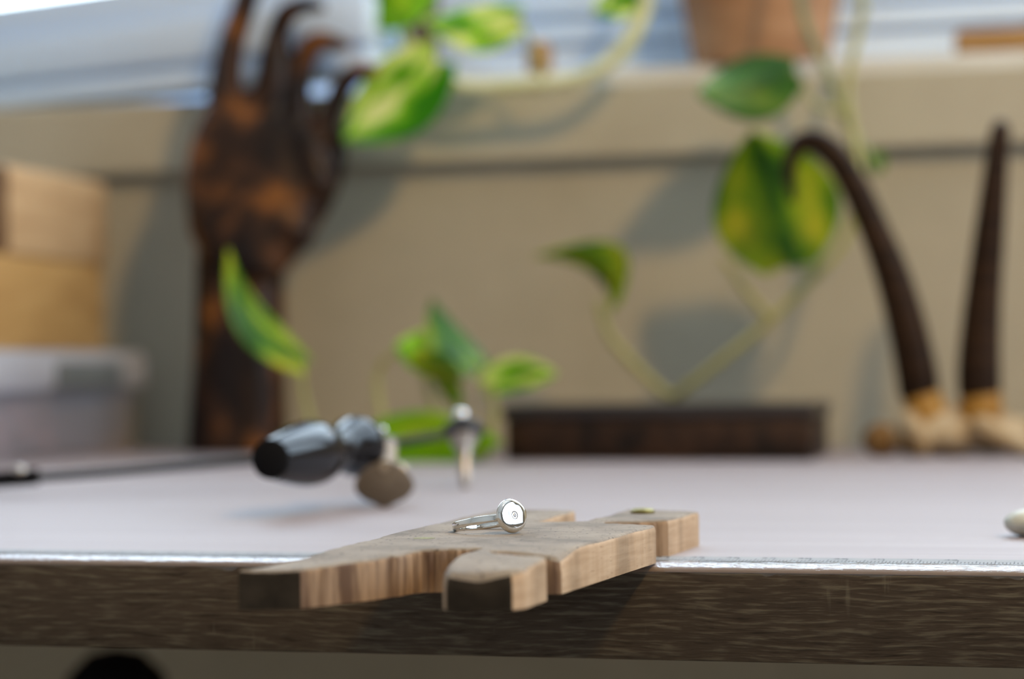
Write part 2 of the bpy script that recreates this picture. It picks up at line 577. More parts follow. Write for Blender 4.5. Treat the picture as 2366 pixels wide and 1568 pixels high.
RX0, RX1, RY0, RH = -2.3, 2.0, -2.6, 2.5
TH = 0.16
struct('floor', new_box(RX0 - .1, RX1 + .1, RY0 - .1, WY + TH, -0.1, 0), M['floor'])
struct('ceiling', new_box(RX0 - .1, RX1 + .1, RY0 - .1, WY + TH, RH, RH + 0.1), M['ceiling'])
struct('wall_left', new_box(RX0 - 0.1, RX0, RY0 - 0.1, WY + TH, 0, RH), M['room'])
bm = new_box(RX1, RX1 + 0.1, RY0 - 0.1, SY0_, 0, RH)
box(bm, RX1, RX1 + 0.1, SY1_, WY + TH, 0, RH)
box(bm, RX1, RX1 + 0.1, SY0_, SY1_, 0, SZ0_)
box(bm, RX1, RX1 + 0.1, SY0_, SY1_, SZ1_, RH)
struct('wall_right', bm, M['room_dark'])
win2 = bpy.data.objects.new('window_2', None)
COL.objects.link(win2)
win2['kind'] = 'structure'
bm = new_box(RX1 + .02, RX1 + .07, SY0_, SY1_, SZ0_, SZ0_ + .05)
box(bm, RX1 + .02, RX1 + .07, SY0_, SY1_, SZ1_ - .05, SZ1_)
for yy in (SY0_, -.04, SY1_ - .07):
    box(bm, RX1 + .02, RX1 + .07, yy, yy + .07, SZ0_ + .05, SZ1_ - .05)
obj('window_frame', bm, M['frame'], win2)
for y0_, y1_ in ((SY0_ + .07, -.04), (.03, SY1_ - .07)):
    obj('pane', new_box(RX1 + .043, RX1 + .047, y0_, y1_, SZ0_ + .05, SZ1_ - .05), M['glass'], win2)
struct('wall_front', new_box(RX0, RX1, RY0 - 0.1, RY0, 0, RH), M['room'])
bm = new_box(RX0, RX1, WY, WY + TH, 0, WZ0 - 0.050)
box(bm, RX0, WX0, WY, WY + TH, WZ0 - 0.050, RH)
box(bm, WX1, RX1, WY, WY + TH, WZ0 - 0.050, RH)
box(bm, WX0, WX1, WY, WY + TH, WZ1, RH)
struct('wall_back', bm, M['wall'])
# sill board with a drip edge overhanging the wall
bm = new_box(WX0, WX1, WY, WY + TH, WZ0 - 0.050, WZ0)
box(bm, WX0 - 0.06, WX1 + 0.06, WY - 0.012, WY, WZ0 - 0.050, WZ0, 0.003)
struct('trim_1', bm, M['sill'])
# raised inner board under the closed casements
LEDGE = 0.013
struct('trim_2', new_box(-0.25, WX1, WY + 0.024, WY + 0.092, WZ0, WZ0 + LEDGE, 0.003), M['ledge'])

# window: fixed frame, a closed casement on the right, an open casement on the left
win = bpy.data.objects.new('window_1', None)
COL.objects.link(win)
win['kind'] = 'structure'
FY0, FY1 = WY + 0.095, WY + TH - 0.005
bm = new_box(WX0, WX1, FY0, FY1, WZ0, WZ0 + 0.040, 0.003)
box(bm, WX0, WX1, FY0, FY1, WZ1 - 0.05, WZ1, 0.003)
box(bm, WX0, WX0 + 0.05, FY0, FY1, WZ0 + 0.04, WZ1 - 0.05, 0.003)
box(bm, WX1 - 0.05, WX1, FY0, FY1, WZ0 + 0.04, WZ1 - 0.05, 0.003)
box(bm, -0.85, -0.80, FY0, FY1, WZ0 + 0.04, WZ1 - 0.05, 0.003)
box(bm, -0.37, -0.25, FY0, FY1, WZ0 + 0.04, WZ1 - 0.05, 0.003)
box(bm, 0.40, 0.45, FY0, FY1, WZ0 + 0.04, WZ1 - 0.05, 0.003)
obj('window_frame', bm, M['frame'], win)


def casement(name, hx, hy, width, ang, z0, z1, flip=False):
    """bottom rail with stepped mouldings, stiles, top rail, pane; built from its hinge outwards"""
    t = 0.042
    mtx = Matrix.Translation((hx, hy, 0)) @ Matrix.Rotation(ang, 4, 'Z')

    def part(nm, boxes, mat, par):
        b = bmesh.new()
        for q in boxes:
            box(b, *q[:6], 0.003 if nm != 'pane' else 0)
        bmesh.ops.transform(b, matrix=mtx, verts=b.verts)
        return obj(nm, b, mat, par)
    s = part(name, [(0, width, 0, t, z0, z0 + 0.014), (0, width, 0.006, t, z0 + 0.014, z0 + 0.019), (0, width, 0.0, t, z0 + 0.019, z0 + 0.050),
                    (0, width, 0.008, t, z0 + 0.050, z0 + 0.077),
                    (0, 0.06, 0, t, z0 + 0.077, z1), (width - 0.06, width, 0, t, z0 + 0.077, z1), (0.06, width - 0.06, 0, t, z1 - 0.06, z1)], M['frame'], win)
    part('pane', [(0.055, width - 0.055, 0.020, 0.024, z0 + 0.072, z1 - 0.055)], M['glass'], s)
    return s


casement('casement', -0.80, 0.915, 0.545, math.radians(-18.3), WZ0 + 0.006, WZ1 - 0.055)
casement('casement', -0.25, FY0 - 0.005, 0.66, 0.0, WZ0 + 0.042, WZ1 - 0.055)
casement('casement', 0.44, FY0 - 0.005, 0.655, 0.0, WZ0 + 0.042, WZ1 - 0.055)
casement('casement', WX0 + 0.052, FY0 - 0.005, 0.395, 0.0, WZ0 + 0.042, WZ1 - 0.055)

# ------------------------------------------------------------------ desk
DX0, DX1, DT = -1.15, 0.85, 0.0262
desk = thing('work_desk', 'long wooden work desk with dark oak-look front edge and pale top', 'desk', ((DX0 + DX1) / 2, 0.4, 0))


def edge_profile(off=0.0, n=9):
    """the rounded top front edge, from the top back to the front face: (y, z)"""
    a, b = 0.0065 + off, 0.0019 + off
    return [(0.0065 - a * math.sin(t), DZ - 0.0019 + b * math.cos(t)) for t in [math.pi / 2 * i / (n - 1) for i in range(n)]]


prof = [(WY - 0.003, DZ)] + edge_profile() + [(0.0, DZ - 0.0021), (0.0012, DZ - 0.0021), (0.0012, DZ - DT), (WY - 0.003, DZ - DT)]
bm = bmesh.new()
ra = [bm.verts.new((DX0, y, z)) for y, z in prof]
rb = [bm.verts.new((DX1, y, z)) for y, z in prof]
for i in range(len(prof)):
    j = (i + 1) % len(prof)
    f = bm.faces.new((ra[i], ra[j], rb[j], rb[i]))
    f.material_index = 1 if 6 <= i <= 10 else 0
bm.faces.new(ra[::-1])
bm.faces.new(rb)
obj('tabletop', bm, [M['top'], M['lip']], desk)
obj('edge_band', new_box(DX0, DX1, 0.0, 0.0012, DZ - DT, DZ - 0.0021, 0.0003), M['edge'], desk)['label'] = 'dark oak-look edge band with pale ridged grain'
for lx in (DX0 + 0.05, DX1 - 0.05):
    for ly in (0.08, WY - 0.09):
        obj('leg', new_box(lx - 0.025, lx + 0.025, ly - 0.025, ly + 0.025, 0, DZ - DT, 0.004), M['black'], desk)

# printed measuring strip stuck along the front edge
strip = thing('measuring_tape', 'printed measuring strip with millimetre ticks along the front desk edge', 'measuring tape', (0.1, 0.014, DZ))
SY0, SY1 = 0.0085, 0.0235
obj('strip', new_box(DX0, DX1, SY0, SY1, DZ, DZ + 0.00012), M['paper'], strip)
bm = bmesh.new()
for i in range(-520, 330):
    ln = 0.0105 if i % 10 == 0 else 0.0085 if i % 5 == 0 else 0.0058
    x = i * 0.001
    vs = [bm.verts.new(p) for p in ((x - .00017, SY0 + .0006, DZ + .00016), (x + .00017, SY0 + .0006, DZ + .00016), (x + .00017, SY0 + .0006 + ln, DZ + .00016), (x - .00017, SY0 + .0006 + ln, DZ + .00016))]
    bm.faces.new(vs)
vs = [bm.verts.new(p) for p in ((-0.52, SY0 + .0003, DZ + .00016), (.33, SY0 + .0003, DZ + .00016), (.33, SY0 + .0006, DZ + .00016), (-0.52, SY0 + .0006, DZ + .00016))]
bm.faces.new(vs)
tk = obj('tick_marks', bm, M['ink'], strip, smooth=False)
tk['kind'] = 'stuff'
dg = bpy.context.evaluated_depsgraph_get()
for i in range(-4, 13):
    cu = bpy.data.curves.new('numeral', 'FONT')
    cu.body, cu.size, cu.align_x = str(30 + i), 0.0042, 'CENTER'
    tmp = bpy.data.objects.new('numeral', cu)
    COL.objects.link(tmp)
    dg.update()
    me = bpy.data.meshes.new_from_object(tmp.evaluated_get(dg))
    bpy.data.objects.remove(tmp)
    bpy.data.curves.remove(cu)
    me.transform(Matrix.Translation((i * 0.01 - 0.002, SY0 + 0.0105, DZ + 0.00017)))
    mesh_obj('numeral', me, M['ink'], strip, smooth=False)

# clear sticky tape wrapped over strip and edge
rnd = random.Random(4)


def tape_sheet(x0, x1, n, yback, drop, lift):
    bm = bmesh.new()
    rows = []
    for i in range(n + 1):
        x = x0 + (x1 - x0) * i / n
        w = noise.noise(V((x * 55, 3.1, 0))) + 0.6 * noise.noise(V((x * 210, 7.7, 0)))
        pr = [(yback + 0.0006 * w, DZ + lift), (0.5 * (yback + 0.0065), DZ + lift + 0.00004 * w)] + [(y - 0.00004 * w, z + 0.00006 * w) for y, z in edge_profile(lift)]
        cr = max(0.0, noise.noise(V((x * 420, 1.5, 2)))) * max(0.0, noise.noise(V((x * 60, 4.5, 0)))) * 4
        dz = drop + 0.0005 * noise.noise(V((x * 120, 0, 5))) + 0.0006 * cr
        pr += [(-lift - 0.0001 - 0.0004 * cr, DZ - 0.0019 - dz * 0.5), (-lift + 0.0001 - 0.0009 * cr, DZ - 0.0019 - dz)]
        rows.append([bm.verts.new((x, y, z)) for y, z in pr])
    for a, b in zip(rows, rows[1:]):
        for k in range(len(a) - 1):
            bm.faces.new((a[k], a[k + 1], b[k + 1], b[k]))
    return bm


o = obj('adhesive_tape', tape_sheet(DX0 + 0.3, DX1 - 0.2, 1500, 0.0088, 0.0006, 0.0003), M['tape'], keep=True)
tag(o, 'crinkled clear sticky tape wrapped over the front desk edge above the measuring strip', 'tape')

# ------------------------------------------------------------------ bench pin
PT = 0.0104                       # its thickness
# corners on the desk plane as (sideways, distance); flag = surface of the side that follows
SIDE, CUT, END = 1, 2, 3
PIN = [(-.0627, .4930, END), (-.0488, .4945, CUT), (-.0352, .5083, CUT), (-.0228, .5262, CUT), (-.0085, .5285, CUT), (-.0083, .5265, SIDE), (-.0134, .5130, SIDE),
       (-.0163, .4920, SIDE), (-.0154, .4872, END), (-.0006, .4868, SIDE), (.0022, .4890, SIDE), (.0074, .5050, CUT), (.0060, .5085, CUT), (-.0040, .5165, CUT), (-.0060, .5205, CUT), (.0010, .5215, CUT), (.0085, .5190, CUT),
       (.0112, .5195, SIDE), (.0389, .5968, CUT), (.0340, .6020, CUT), (.0255, .6090, CUT), (.0258, .6125, CUT), (.0330, .6130, CUT), (.0438, .6175, SIDE), (.0555, .6520, SIDE),
       (.0345, .6630, SIDE), (.0203, .6170, SIDE), (.0056, .6165, SIDE), (.0187, .6640, SIDE), (-.0046, .6700, SIDE), (-.0178, .6294, SIDE), (-.0320, .5815, SIDE), (-.0412, .5450, SIDE), (-.0519, .5130, SIDE)]
rnd = random.Random(11)
outl, flag = [], []
for i, (x, d, fl) in enumerate(PIN):
    p, q = plan(x, d), plan(*PIN[(i + 1) % len(PIN)][:2])
    L = (q - p).length
    k = max(1, int(L / 0.0011))
    nr = V((q.y - p.y, p.x - q.x)) / max(L, 1e-9)
    for j in range(k):
        t = j / k
        a = p.lerp(q, t)
        if j:
            if fl == CUT:
                amp = 0.00055 if i in (2, 3) else 0.0003
                a = a + nr * (amp * (rnd.random() - 0.5) * 2)
            else:
                a = a + nr * (0.00012 * (rnd.random() - 0.5))
        outl.append(a)
        flag.append(fl)
N = len(outl)
area2 = sum(outl[i].x * outl[(i + 1) % N].y - outl[(i + 1) % N].x * outl[i].y for i in range(N))
sgn = 1 if area2 > 0 else -1


PA, PB = plan(-.0554, .494), plan(-.008, .487)
PS = plan(.0112, .5195)


def wear(p):
    return 1 + 2.6 * max(0, 1 - (p - PB).length / .014) + 1.4 * max(0, 1 - (p - PS).length / .012)


def inset(pts, r0):
    res = []
    for i in range(N):
        r = r0 * wear(pts[i])
        a, b, c_ = pts[i - 2], pts[i], pts[(i + 2) % N]
        t = (c_ - a).normalized()
        res.append(b + V((-t.y, t.x)) * r * sgn)
    return res


def pin_h(p):
    """worn top: rubbed down near the prong ends, shallow dips elsewhere"""
    h = PT + 0.0003 * noise.noise(V((p.x * 60, p.y * 60, 1))) + 0.00012 * noise.noise(V((p.x * 260, p.y * 260, 4)))
    for q, r, a in ((PA, .05, .0016), (PB, .026, .0024), (PS, .016, .0016)):
        dd = (p - q).length / r
        if dd < 1:
            h -= a * (1 - dd) ** 1.3
    return h


bm = bmesh.new()
ring_pts = [(outl, 0.0, None), (outl, 0, 0.0016), (inset(outl, 0.00022), 0, 0.00055), (inset(outl, 0.0007), 0, 0.00010), (inset(outl, 0.0012), 0, 0.0)]
rings = []
for k, (pts, _, drop) in enumerate(ring_pts):
    rings.append([bm.verts.new((p.x, p.y, DZ if drop is None else DZ + pin_h(p) - drop * wear(p))) for p in pts])
for k in range(len(rings) - 1):
    a, b = rings[k], rings[k + 1]
    for i in range(N):
        f = bm.faces.new((a[i], a[(i + 1) % N], b[(i + 1) % N], b[i]))
        f.material_index = flag[i] if k == 0 else (0 if flag[i] != END else (3 if k == 1 else 0)) if k >= 1 else 0
        if k == 1 and flag[i] != END:
            f.material_index = flag[i]
inner = [V((v.co.x, v.co.y)) for v in rings[-1]]
xs = [p.x for p in inner]
ys = [p.y for p in inner]
grid = []
gx = min(xs)
while gx < max(xs):
    gy = min(ys)
    while gy < max(ys):
        p = V((gx + rnd.uniform(-.0005, .0005), gy + rnd.uniform(-.0005, .0005)))
        ins = geometry.intersect_point_tri_2d
        hit = False
        j = N - 1
        for i in range(N):
            if (inner[i].y > p.y) != (inner[j].y > p.y) and p.x < (inner[j].x - inner[i].x) * (p.y - inner[i].y) / (inner[j].y - inner[i].y) + inner[i].x:
                hit = not hit
            j = i
        if hit and min((p - q).length_squared for q in inner) > 0.0011 ** 2:
            grid.append(p)
        gy += 0.003
    gx += 0.003
vv, ee, ff, ov, oe, of = geometry.delaunay_2d_cdt(inner + grid, [(i, (i + 1) % N) for i in range(N)], [list(range(N))], 2, 1e-7)
vmap = {}
for k, p in enumerate(vv):
    src = [s for s in ov[k] if s < N]
    vmap[k] = rings[-1][src[0]] if src else bm.verts.new((p.x, p.y, DZ + pin_h(p)))
for tri in ff:
    t3 = [vmap[k] for k in tri]
    if len(set(t3)) == 3:
        try:
            bm.faces.new(t3)
        except ValueError:
            pass
bf = bm.faces.new(rings[0][::-1])
bf.material_index = 1
pin = thing('bench_pin', 'worn slotted wooden bench pin overhanging the front desk edge', 'bench pin', (plan(0, .58).x, plan(0, .58).y, DZ))
obj('board', bm, [M['pin_top'], M['pin_side'], M['pin_cut'], M['pin_end']], pin)


def screw(u, v, r, h):
    p = at_z(u, v, DZ + PT)
    b = bmesh.new()
    lathe(b, (p.x, p.y, DZ + PT - 0.003), (0, 0, 1), [(r * .4, 0), (r * .4, .0028), (r, .003), (r, .003 + h * .55), (r * .8, .003 + h), (0.0006, .003 + h), (.0005, .003 + h * .5)], 28)
    return b


obj('screw_head', screw(1485, 1184, 0.0036, 0.0013), M['brass'], pin)['label'] = 'raised brass screw head on the rear block'
obj('screw_head', screw(980, 1243, 0.0028, 0.00012), M['brass'], pin)['label'] = 'brass screw head sunk flush in the left arm'

# ------------------------------------------------------------------ silver ring
RP = plan(-.0008, .5735)                      # under the disc
ztop = DZ + PT
dn = (plan(.64, -.77) - plan(0, 0)).normalized()          # the way the disc faces, level
tilt = math.atan2(0.0041, 0.019)
n3 = V((dn.x * math.cos(tilt), dn.y * math.cos(tilt), math.sin(tilt)))
t3 = V((0, 0, 1)).cross(V((dn.x, dn.y, 0))).normalized()
a3 = n3.cross(t3)                            # axis of the band
DR = 0.0046
dc = V((RP.x, RP.y, ztop + DR * math.cos(tilt) + 0.0001))
ROUT = 0.0097
bc = dc - n3 * (ROUT + 0.0002)
ring = thing('finger_ring', 'small silver ring with a round face and tiny stone lying on the bench pin', 'ring', (RP.x, RP.y, ztop))
bm = bmesh.new()
rr = []
NS = 96
for i in range(NS):
    a = 2 * math.pi * i / NS
    rad = n3 * math.cos(a) + t3 * math.sin(a)
    wide = 0.00092 + 0.00012 * abs(math.cos(a / 2)) + 0.00006 * noise.noise(V((math.cos(a) * 2, math.sin(a) * 2, 0)))
    thick = 0.0011 + 0.00012 * noise.noise(V((math.cos(a) * 3, math.sin(a) * 3, 3)))
    pts = []
    for k in range(16):
        b = 2 * math.pi * k / 16
        ca, sa = math.cos(b), math.sin(b)
        pts.append(bm.verts.new(bc + rad * (ROUT - thick / 2 + thick / 2 * math.copysign(abs(ca) ** .55, ca)) + a3 * (wide * math.copysign(abs(sa) ** .6, sa))))
    rr.append(pts)
for i in range(NS):
    p, q = rr[i], rr[(i + 1) % NS]
    for k in range(16):
        bm.faces.new((p[k], q[k], q[(k + 1) % 16], p[(k + 1) % 16]))
band = obj('band', bm, M['silver'], ring)
# pebble-like face: flat centre, softly rounded rim, slightly uneven
bm = bmesh.new()
prof = [(0.0005, -0.0009), (.55, -.0009), (.86, -.0007), (.97, -.00025), (1.0, .0001), (.99, .00048), (.945, .00086), (.87, .00114), (.74, .00132), (.5, .00141), (.28, .00145), (.12, .00147), (0.0005, .00148)]
pr = []
for r, h in prof:
    ringv = []
    for k in range(64):
        b = 2 * math.pi * k / 64
        wob = 1 + 0.025 * noise.noise(V((math.cos(b) * 1.3, math.sin(b) * 1.3, 9)))
        q = t3 * math.cos(b) * r * DR * 1.07 * wob + a3 * math.sin(b) * r * DR * wob
        hh = h + (0.00009 * noise.noise(V((math.cos(b) * r * 1.6, math.sin(b) * r * 1.6, 2))) if h > .0007 else 0)
        ringv.append(bm.verts.new(dc + q + n3 * hh))
    pr.append(ringv)
for p, q in zip(pr, pr[1:]):
    for k in range(64):
        bm.faces.new((p[k], p[(k + 1) % 64], q[(k + 1) % 64], q[k]))
bm.faces.new(pr[0][::-1])
bm.faces.new(pr[-1])
disc = obj('face_disc', bm, M['silver_face'], ring)
sp = dc + t3 * 0.0001 + n3 * 0.00135
bm = bmesh.new()
lathe(bm, sp, n3, [(.00084, -.0004), (.00084, .0001), (.00090, .00020), (.00104, .00020), (.00116, .00006), (.00120, -.0004)], 32, cap=False)
obj('bezel', bm, M['setting'], ring)
bm = bmesh.new()
lathe(bm, sp, n3, [(.00086, -.0003), (.00086, .00002), (.00046, .00022), (.00044, .00023)], 10)
obj('stone', bm, M['stone'], ring, smooth=False)['label'] = 'tiny clear faceted stone'
# ------------------------------------------------------------------ pebble
p = at_z(2378, 1240, DZ)
bm = ellipsoid(bmesh.new(), (p.x, p.y, DZ + 0.0042), 0.0078, 0.007, 0.0043, None, 32, 20)
for v in bm.verts:
    v.co += (v.co - V((p.x, p.y, DZ + .0042))) * 0.08 * noise.noise(v.co * 120)
mz = min(v.co.z for v in bm.verts)
for v in bm.verts:
    v.co.z += DZ - mz
tag(obj('pebble', bm, M['pebble']), 'smooth grey-green pebble on the desk top', 'pebble')

# ------------------------------------------------------------------ jeweller's saw
saw = thing('jewellers_saw', 'saw with a turned black handle and thin dark frame bar behind the bench pin', 'saw', tuple(at_z(888, 1160, DZ)))
h0, h1 = at_d(624, 1060, 0.785), at_d(842, 1028, 0.865)
ax = (h1 - h0).normalized()
HL = (h1 - h0).length
hp = spline([(.0068, 0.0), (.0075, .0012), (.0102, .18 * HL), (.0122, .36 * HL), (.0117, .48 * HL), (.0080, .64 * HL), (.0076, .70 * HL), (.0106, .82 * HL), (.0120, .89 * HL), (.0108, .96 * HL), (.0060, HL)], 5)
bm = bmesh.new()
lathe(bm, h0, ax, [tuple(a) for a in hp], 40)
hd = obj('handle', bm, M['lacquer'], saw)
bm = bmesh.new()
lathe(bm, h0, ax, [(.0068, -.0006), (.0074, -.0001), (.0074, .0012)], 32)
obj('end_cap', bm, M['black'], saw)['label'] = 'flat matt black butt of the handle'
f1 = at_d(912, 1020, 0.885)
bm = bmesh.new()
tube(bm, [h1 - ax * .002, h1 + ax * .004, f1], [.0048, .0044, .0022], 16)
obj('ferrule', bm, M['rod'], saw)
# the bar, running behind the handle from far left to the clamp
r0, r1 = at_d(-420, 1140, 0.93), at_d(1060, 1000, 0.985)
bm = bmesh.new()
rm = at_d(590, 1062, 0.965)
tube(bm, [r0, rm, r1], [.0021, .0021, .0019], 14)
fb = obj('frame_bar', bm, M['rod'], saw)
bm = bmesh.new()
mid = at_d(895, 1017, 0.975)
tube(bm, [f1 - ax * .002, f1.lerp(mid, .5), mid], [.0022, .0020, .0020], 12)
obj('handle_arm', bm, M['rod'], saw)
e0, e1 = r0.lerp(rm, .40), r0.lerp(rm, .495)
bm = bmesh.new()
tube(bm, [e0 - (rm - r0) * .1, e0, e1 - (rm - r0) * 0.008, e1], [.0036, .0036, .0036, .0030], 16, 3)
ft = obj('sleeve', bm, M['black'], saw)
bm = bmesh.new()
pp = e0.lerp(e1, .55)
ellipsoid(bm, pp + V((0, 0, .0032)), .0035, .0035, .0022)
obj('lock_screw', bm, M['steel_dull'], ft)
# wing nut under the handle's nose: a spade-shaped plate standing on the desk
wc = at_d(888, 1128, 0.842)
side = R0.copy()
up = V((0, 0, 1))
fw = V((-R0.y, R0.x, 0))
shape = [(0, .0103), (.0035, .0092), (.0072, .0062), (.0097, .0020), (.0096, -.0018), (.0070, -.0052), (.0035, -.0072), (.0012, -.0086), (0, -.0089)]
shape = [tuple(a) for a in spline([(x, z) for x, z in shape], 3)]
full = shape + [(-x, z) for x, z in shape[::-1][1:-1]]
bm = bmesh.new()
la = []
for off, sc in ((0.0, .9), (.0006, 1.0), (.0026, 1.0), (.0032, .9)):
    la.append([bm.verts.new(wc + side * x * 1.16 * sc + up * z * .95 * sc + fw * (off - .0016)) for x, z in full])
for a, b in zip(la, la[1:]):
    for k in range(len(full)):
        bm.faces.new((a[k], a[(k + 1) % len(full)], b[(k + 1) % len(full)], b[k]))
bm.faces.new(la[0][::-1])
bm.faces.new(la[-1])
dzw = DZ - min(v.co.z for v in bm.verts)
bmesh.ops.translate(bm, vec=(0, 0, dzw), verts=bm.verts)
obj('wing_nut', bm, M['bronze'], saw)['label'] = 'dull bronze spade-shaped wing nut'
bm = bmesh.new()
tube(bm, [wc + up * .008, at_d(898, 1062, .862), at_d(900, 1028, .874)], [.0026, .0032, .0028], 14)
obj('nut_stem', bm, M['bronze_pale'], saw)
bm = ellipsoid(bmesh.new(), at_d(884, 994, .868), .0016, .0016, .0016)
obj('screw_tip', bm, M['steel'], saw)
bm = ellipsoid(bmesh.new(), wc + side * .0068 + up * .0078 + fw * .003, 0.0034, .0018, .0016, Matrix.Rotation(math.radians(35), 3, V((0, 1, 0))))
obj('nut_glint', bm, M['steel_dull'], saw)  # added blob standing for the bright highlight on the nut's edge
# blade clamp at the right end of the bar
cb = at_z(1084, 1116, DZ)
ct = at_d(1071, 990, 0.985)
cb = V((ct.x + .0040, ct.y - 0.012, DZ))
axd = (ct - cb)
CL = axd.length
bm = bmesh.new()
lathe(bm, cb, axd, [(.0016, 0), (.0026, .002), (.0027, .35 * CL), (.0030, .50 * CL), (.0036, .62 * CL), (.0058, .78 * CL), (.0070, .86 * CL), (.0030, .87 * CL)], 24)
obj('clamp_post', bm, M['steel_dull'], saw)
bm = bmesh.new()
lathe(bm, ct - axd.normalized() * .003, axd, [(.0050, -.0004), (.0088, .0004), (.0094, .0020), (.0086, .0042), (.0036, .0050)], 24)
obj('clamp_jaw', bm, M['rod'], saw)
bm = ellipsoid(bmesh.new(), ct + V((-.0012, 0, .0060)), .0036, .0036, .0032)
obj('clamp_screw', bm, M['steel'], saw)

# ------------------------------------------------------------------ carved dark box
c0, c1 = at_z(1160, 1064, DZ), at_z(1880, 1064, DZ)
by = (c0.y + c1.y) / 2
bx0, bx1 = c0.x, c1.x
bx = thing('wooden_box', 'low dark carved wooden box with an overhanging lid behind the plant stems', 'box', ((bx0 + bx1) / 2, by + .05, DZ))
BH, BD = 0.0315, 0.098
obj('body', new_box(bx0 + .002, bx1 - .002, by + .002, by + BD - .002, DZ, DZ + BH - .0075, .001), M['darkwood'], bx)
obj('lid', new_box(bx0, bx1, by, by + BD, DZ + BH - .0075, DZ + BH, .0016), M['darklid'], bx)

# ------------------------------------------------------------------ carved wooden hand
HY = 0.742
hb = bmesh.new()


def P(u, v, dy=0.0):
    return at_y(u, v, HY + dy)


PX = (at_y(700, 600, HY) - at_y(600, 600, HY)).length / 100      # metres per photo pixel at the hand
rows = []
bz = at_z(548, 1046, DZ)
for v, cx, hw, hdp in ((1049, 549, 111, 92), (980, 550, 108, 90), (900, 552, 104, 86), (800, 555, 101, 80), (720, 555, 99, 76), (650, 554, 97, 72), (590, 556, 98, 66), (520, 565, 96, 58), (470, 575, 88, 48)):
    rows.append((P(cx, v), hw * PX, hdp * PX))
off = DZ - rows[0][0].z
rows[0] = (rows[0][0] + V((0, 0, off)), rows[0][1], rows[0][2])
loft(hb, rows)
rows = []
for v, l, r, hdp, dy in ((640, 585, 648, 24, -.020), (622, 530, 662, 44, -.018), (600, 480, 680, 56, -.016), (540, 446, 720, 66, -.012), (482, 440, 757, 68, -.009), (408, 437, 785, 64, -.006), (347, 445, 793, 57, -.004), (300, 458, 782, 50, -.002), (275, 468, 752, 46, -.001), (250, 480, 705, 42, 0), (220, 498, 670, 34, 0), (205, 515, 645, 22, 0)):
    rows.append((P((l + r) / 2, v, dy), (r - l) / 2 * PX, hdp * PX))
loft(hb, rows, power=2.15)


def finger(pts):
    tube(hb, [P(u, v, dy) for u, v, r, dy in pts], [r * PX for u, v, r, dy in pts], 16, 5)


finger([(516, 290, 44, 0), (522, 190, 36, 0), (535, 102, 31, 0), (556, 40, 29, .001), (574, -20, 28, .002), (590, -80, 26, .002), (600, -125, 19, .002)])
finger([(620, 280, 44, 0), (632, 190, 41, 0), (637, 130, 35, 0), (643, 76, 27, 0), (664, 30, 25, -.002), (702, 12, 20, -.004), (742, 16, 13, -.005)])
finger([(688, 290, 34, 0), (690, 200, 28, 0), (702, 138, 27, 0), (726, 100, 26, 0), (760, 96, 20, -.003), (800, 106, 13, -.005)])
finger([(742, 325, 36, 0), (765, 258, 23, 0), (784, 212, 23, 0), (808, 178, 23, 0), (838, 161, 18, -.003), (868, 160, 11, -.004)])
# thumb folded across the palm, with the mounds beside it
finger([(690, 540, 46, -.011), (640, 500, 38, -.015), (606, 450, 30, -.0175), (590, 395, 25, -.0165), (584, 350, 18, -.0135)])
finger([(500, 570, 36, -.014), (480, 500, 36, -.012), (474, 430, 32, -.009)])
finger([(740, 430, 34, -.009), (728, 380, 34, -.008), (700, 320, 30, -.006)])
hm = fuse(hb, 0.0016, 5)
tag(mesh_obj('carved_hand', hm, M['hand']), 'upright dark brown carved wooden hand and forearm with bent fingers', 'sculpture')

# ------------------------------------------------------------------ plastic tub with two wooden blocks on it
tub = thing('plastic_tub', 'clear plastic tub with a lid standing under the wooden blocks at the wall', 'tub', (0, 0, DZ))
T0 = at_z(286, 1040, DZ)                     # the right back corner, near the wall
tx1 = T0.x
tx0 = tx1 - 0.150
ty0, ty1 = at_z(-70, 1080, DZ).y, WY - 0.022
TZ = DZ + 0.047
tub.location = ((tx0 + tx1) / 2, (ty0 + ty1) / 2, DZ)
bpy.context.view_layer.update()


def rrect(x0, x1, y0, y1, r, n=6):
    pts = []
    for cx, cy, a0 in ((x1 - r, y1 - r, 0), (x0 + r, y1 - r, 90), (x0 + r, y0 + r, 180), (x1 - r, y0 + r, 270)):
        for i in range(n + 1):
            a = math.radians(a0 + 90 * i / n)
            pts.append((cx + r * math.cos(a), cy + r * math.sin(a)))
    return pts


def stack_rects(bm, levels, close_top=True):
    rg = []
    for x0, x1, y0, y1, r, z in levels:
        rg.append([bm.verts.new((x, y, z)) for x, y in rrect(x0, x1, y0, y1, r)])
    n = len(rg[0])
    for a, b in zip(rg, rg[1:]):
        for k in range(n):
            bm.faces.new((a[k], a[(k + 1) % n], b[(k + 1) % n], b[k]))
    bm.faces.new(rg[0][::-1])
    if close_top:
        bm.faces.new(rg[-1])
    return bm


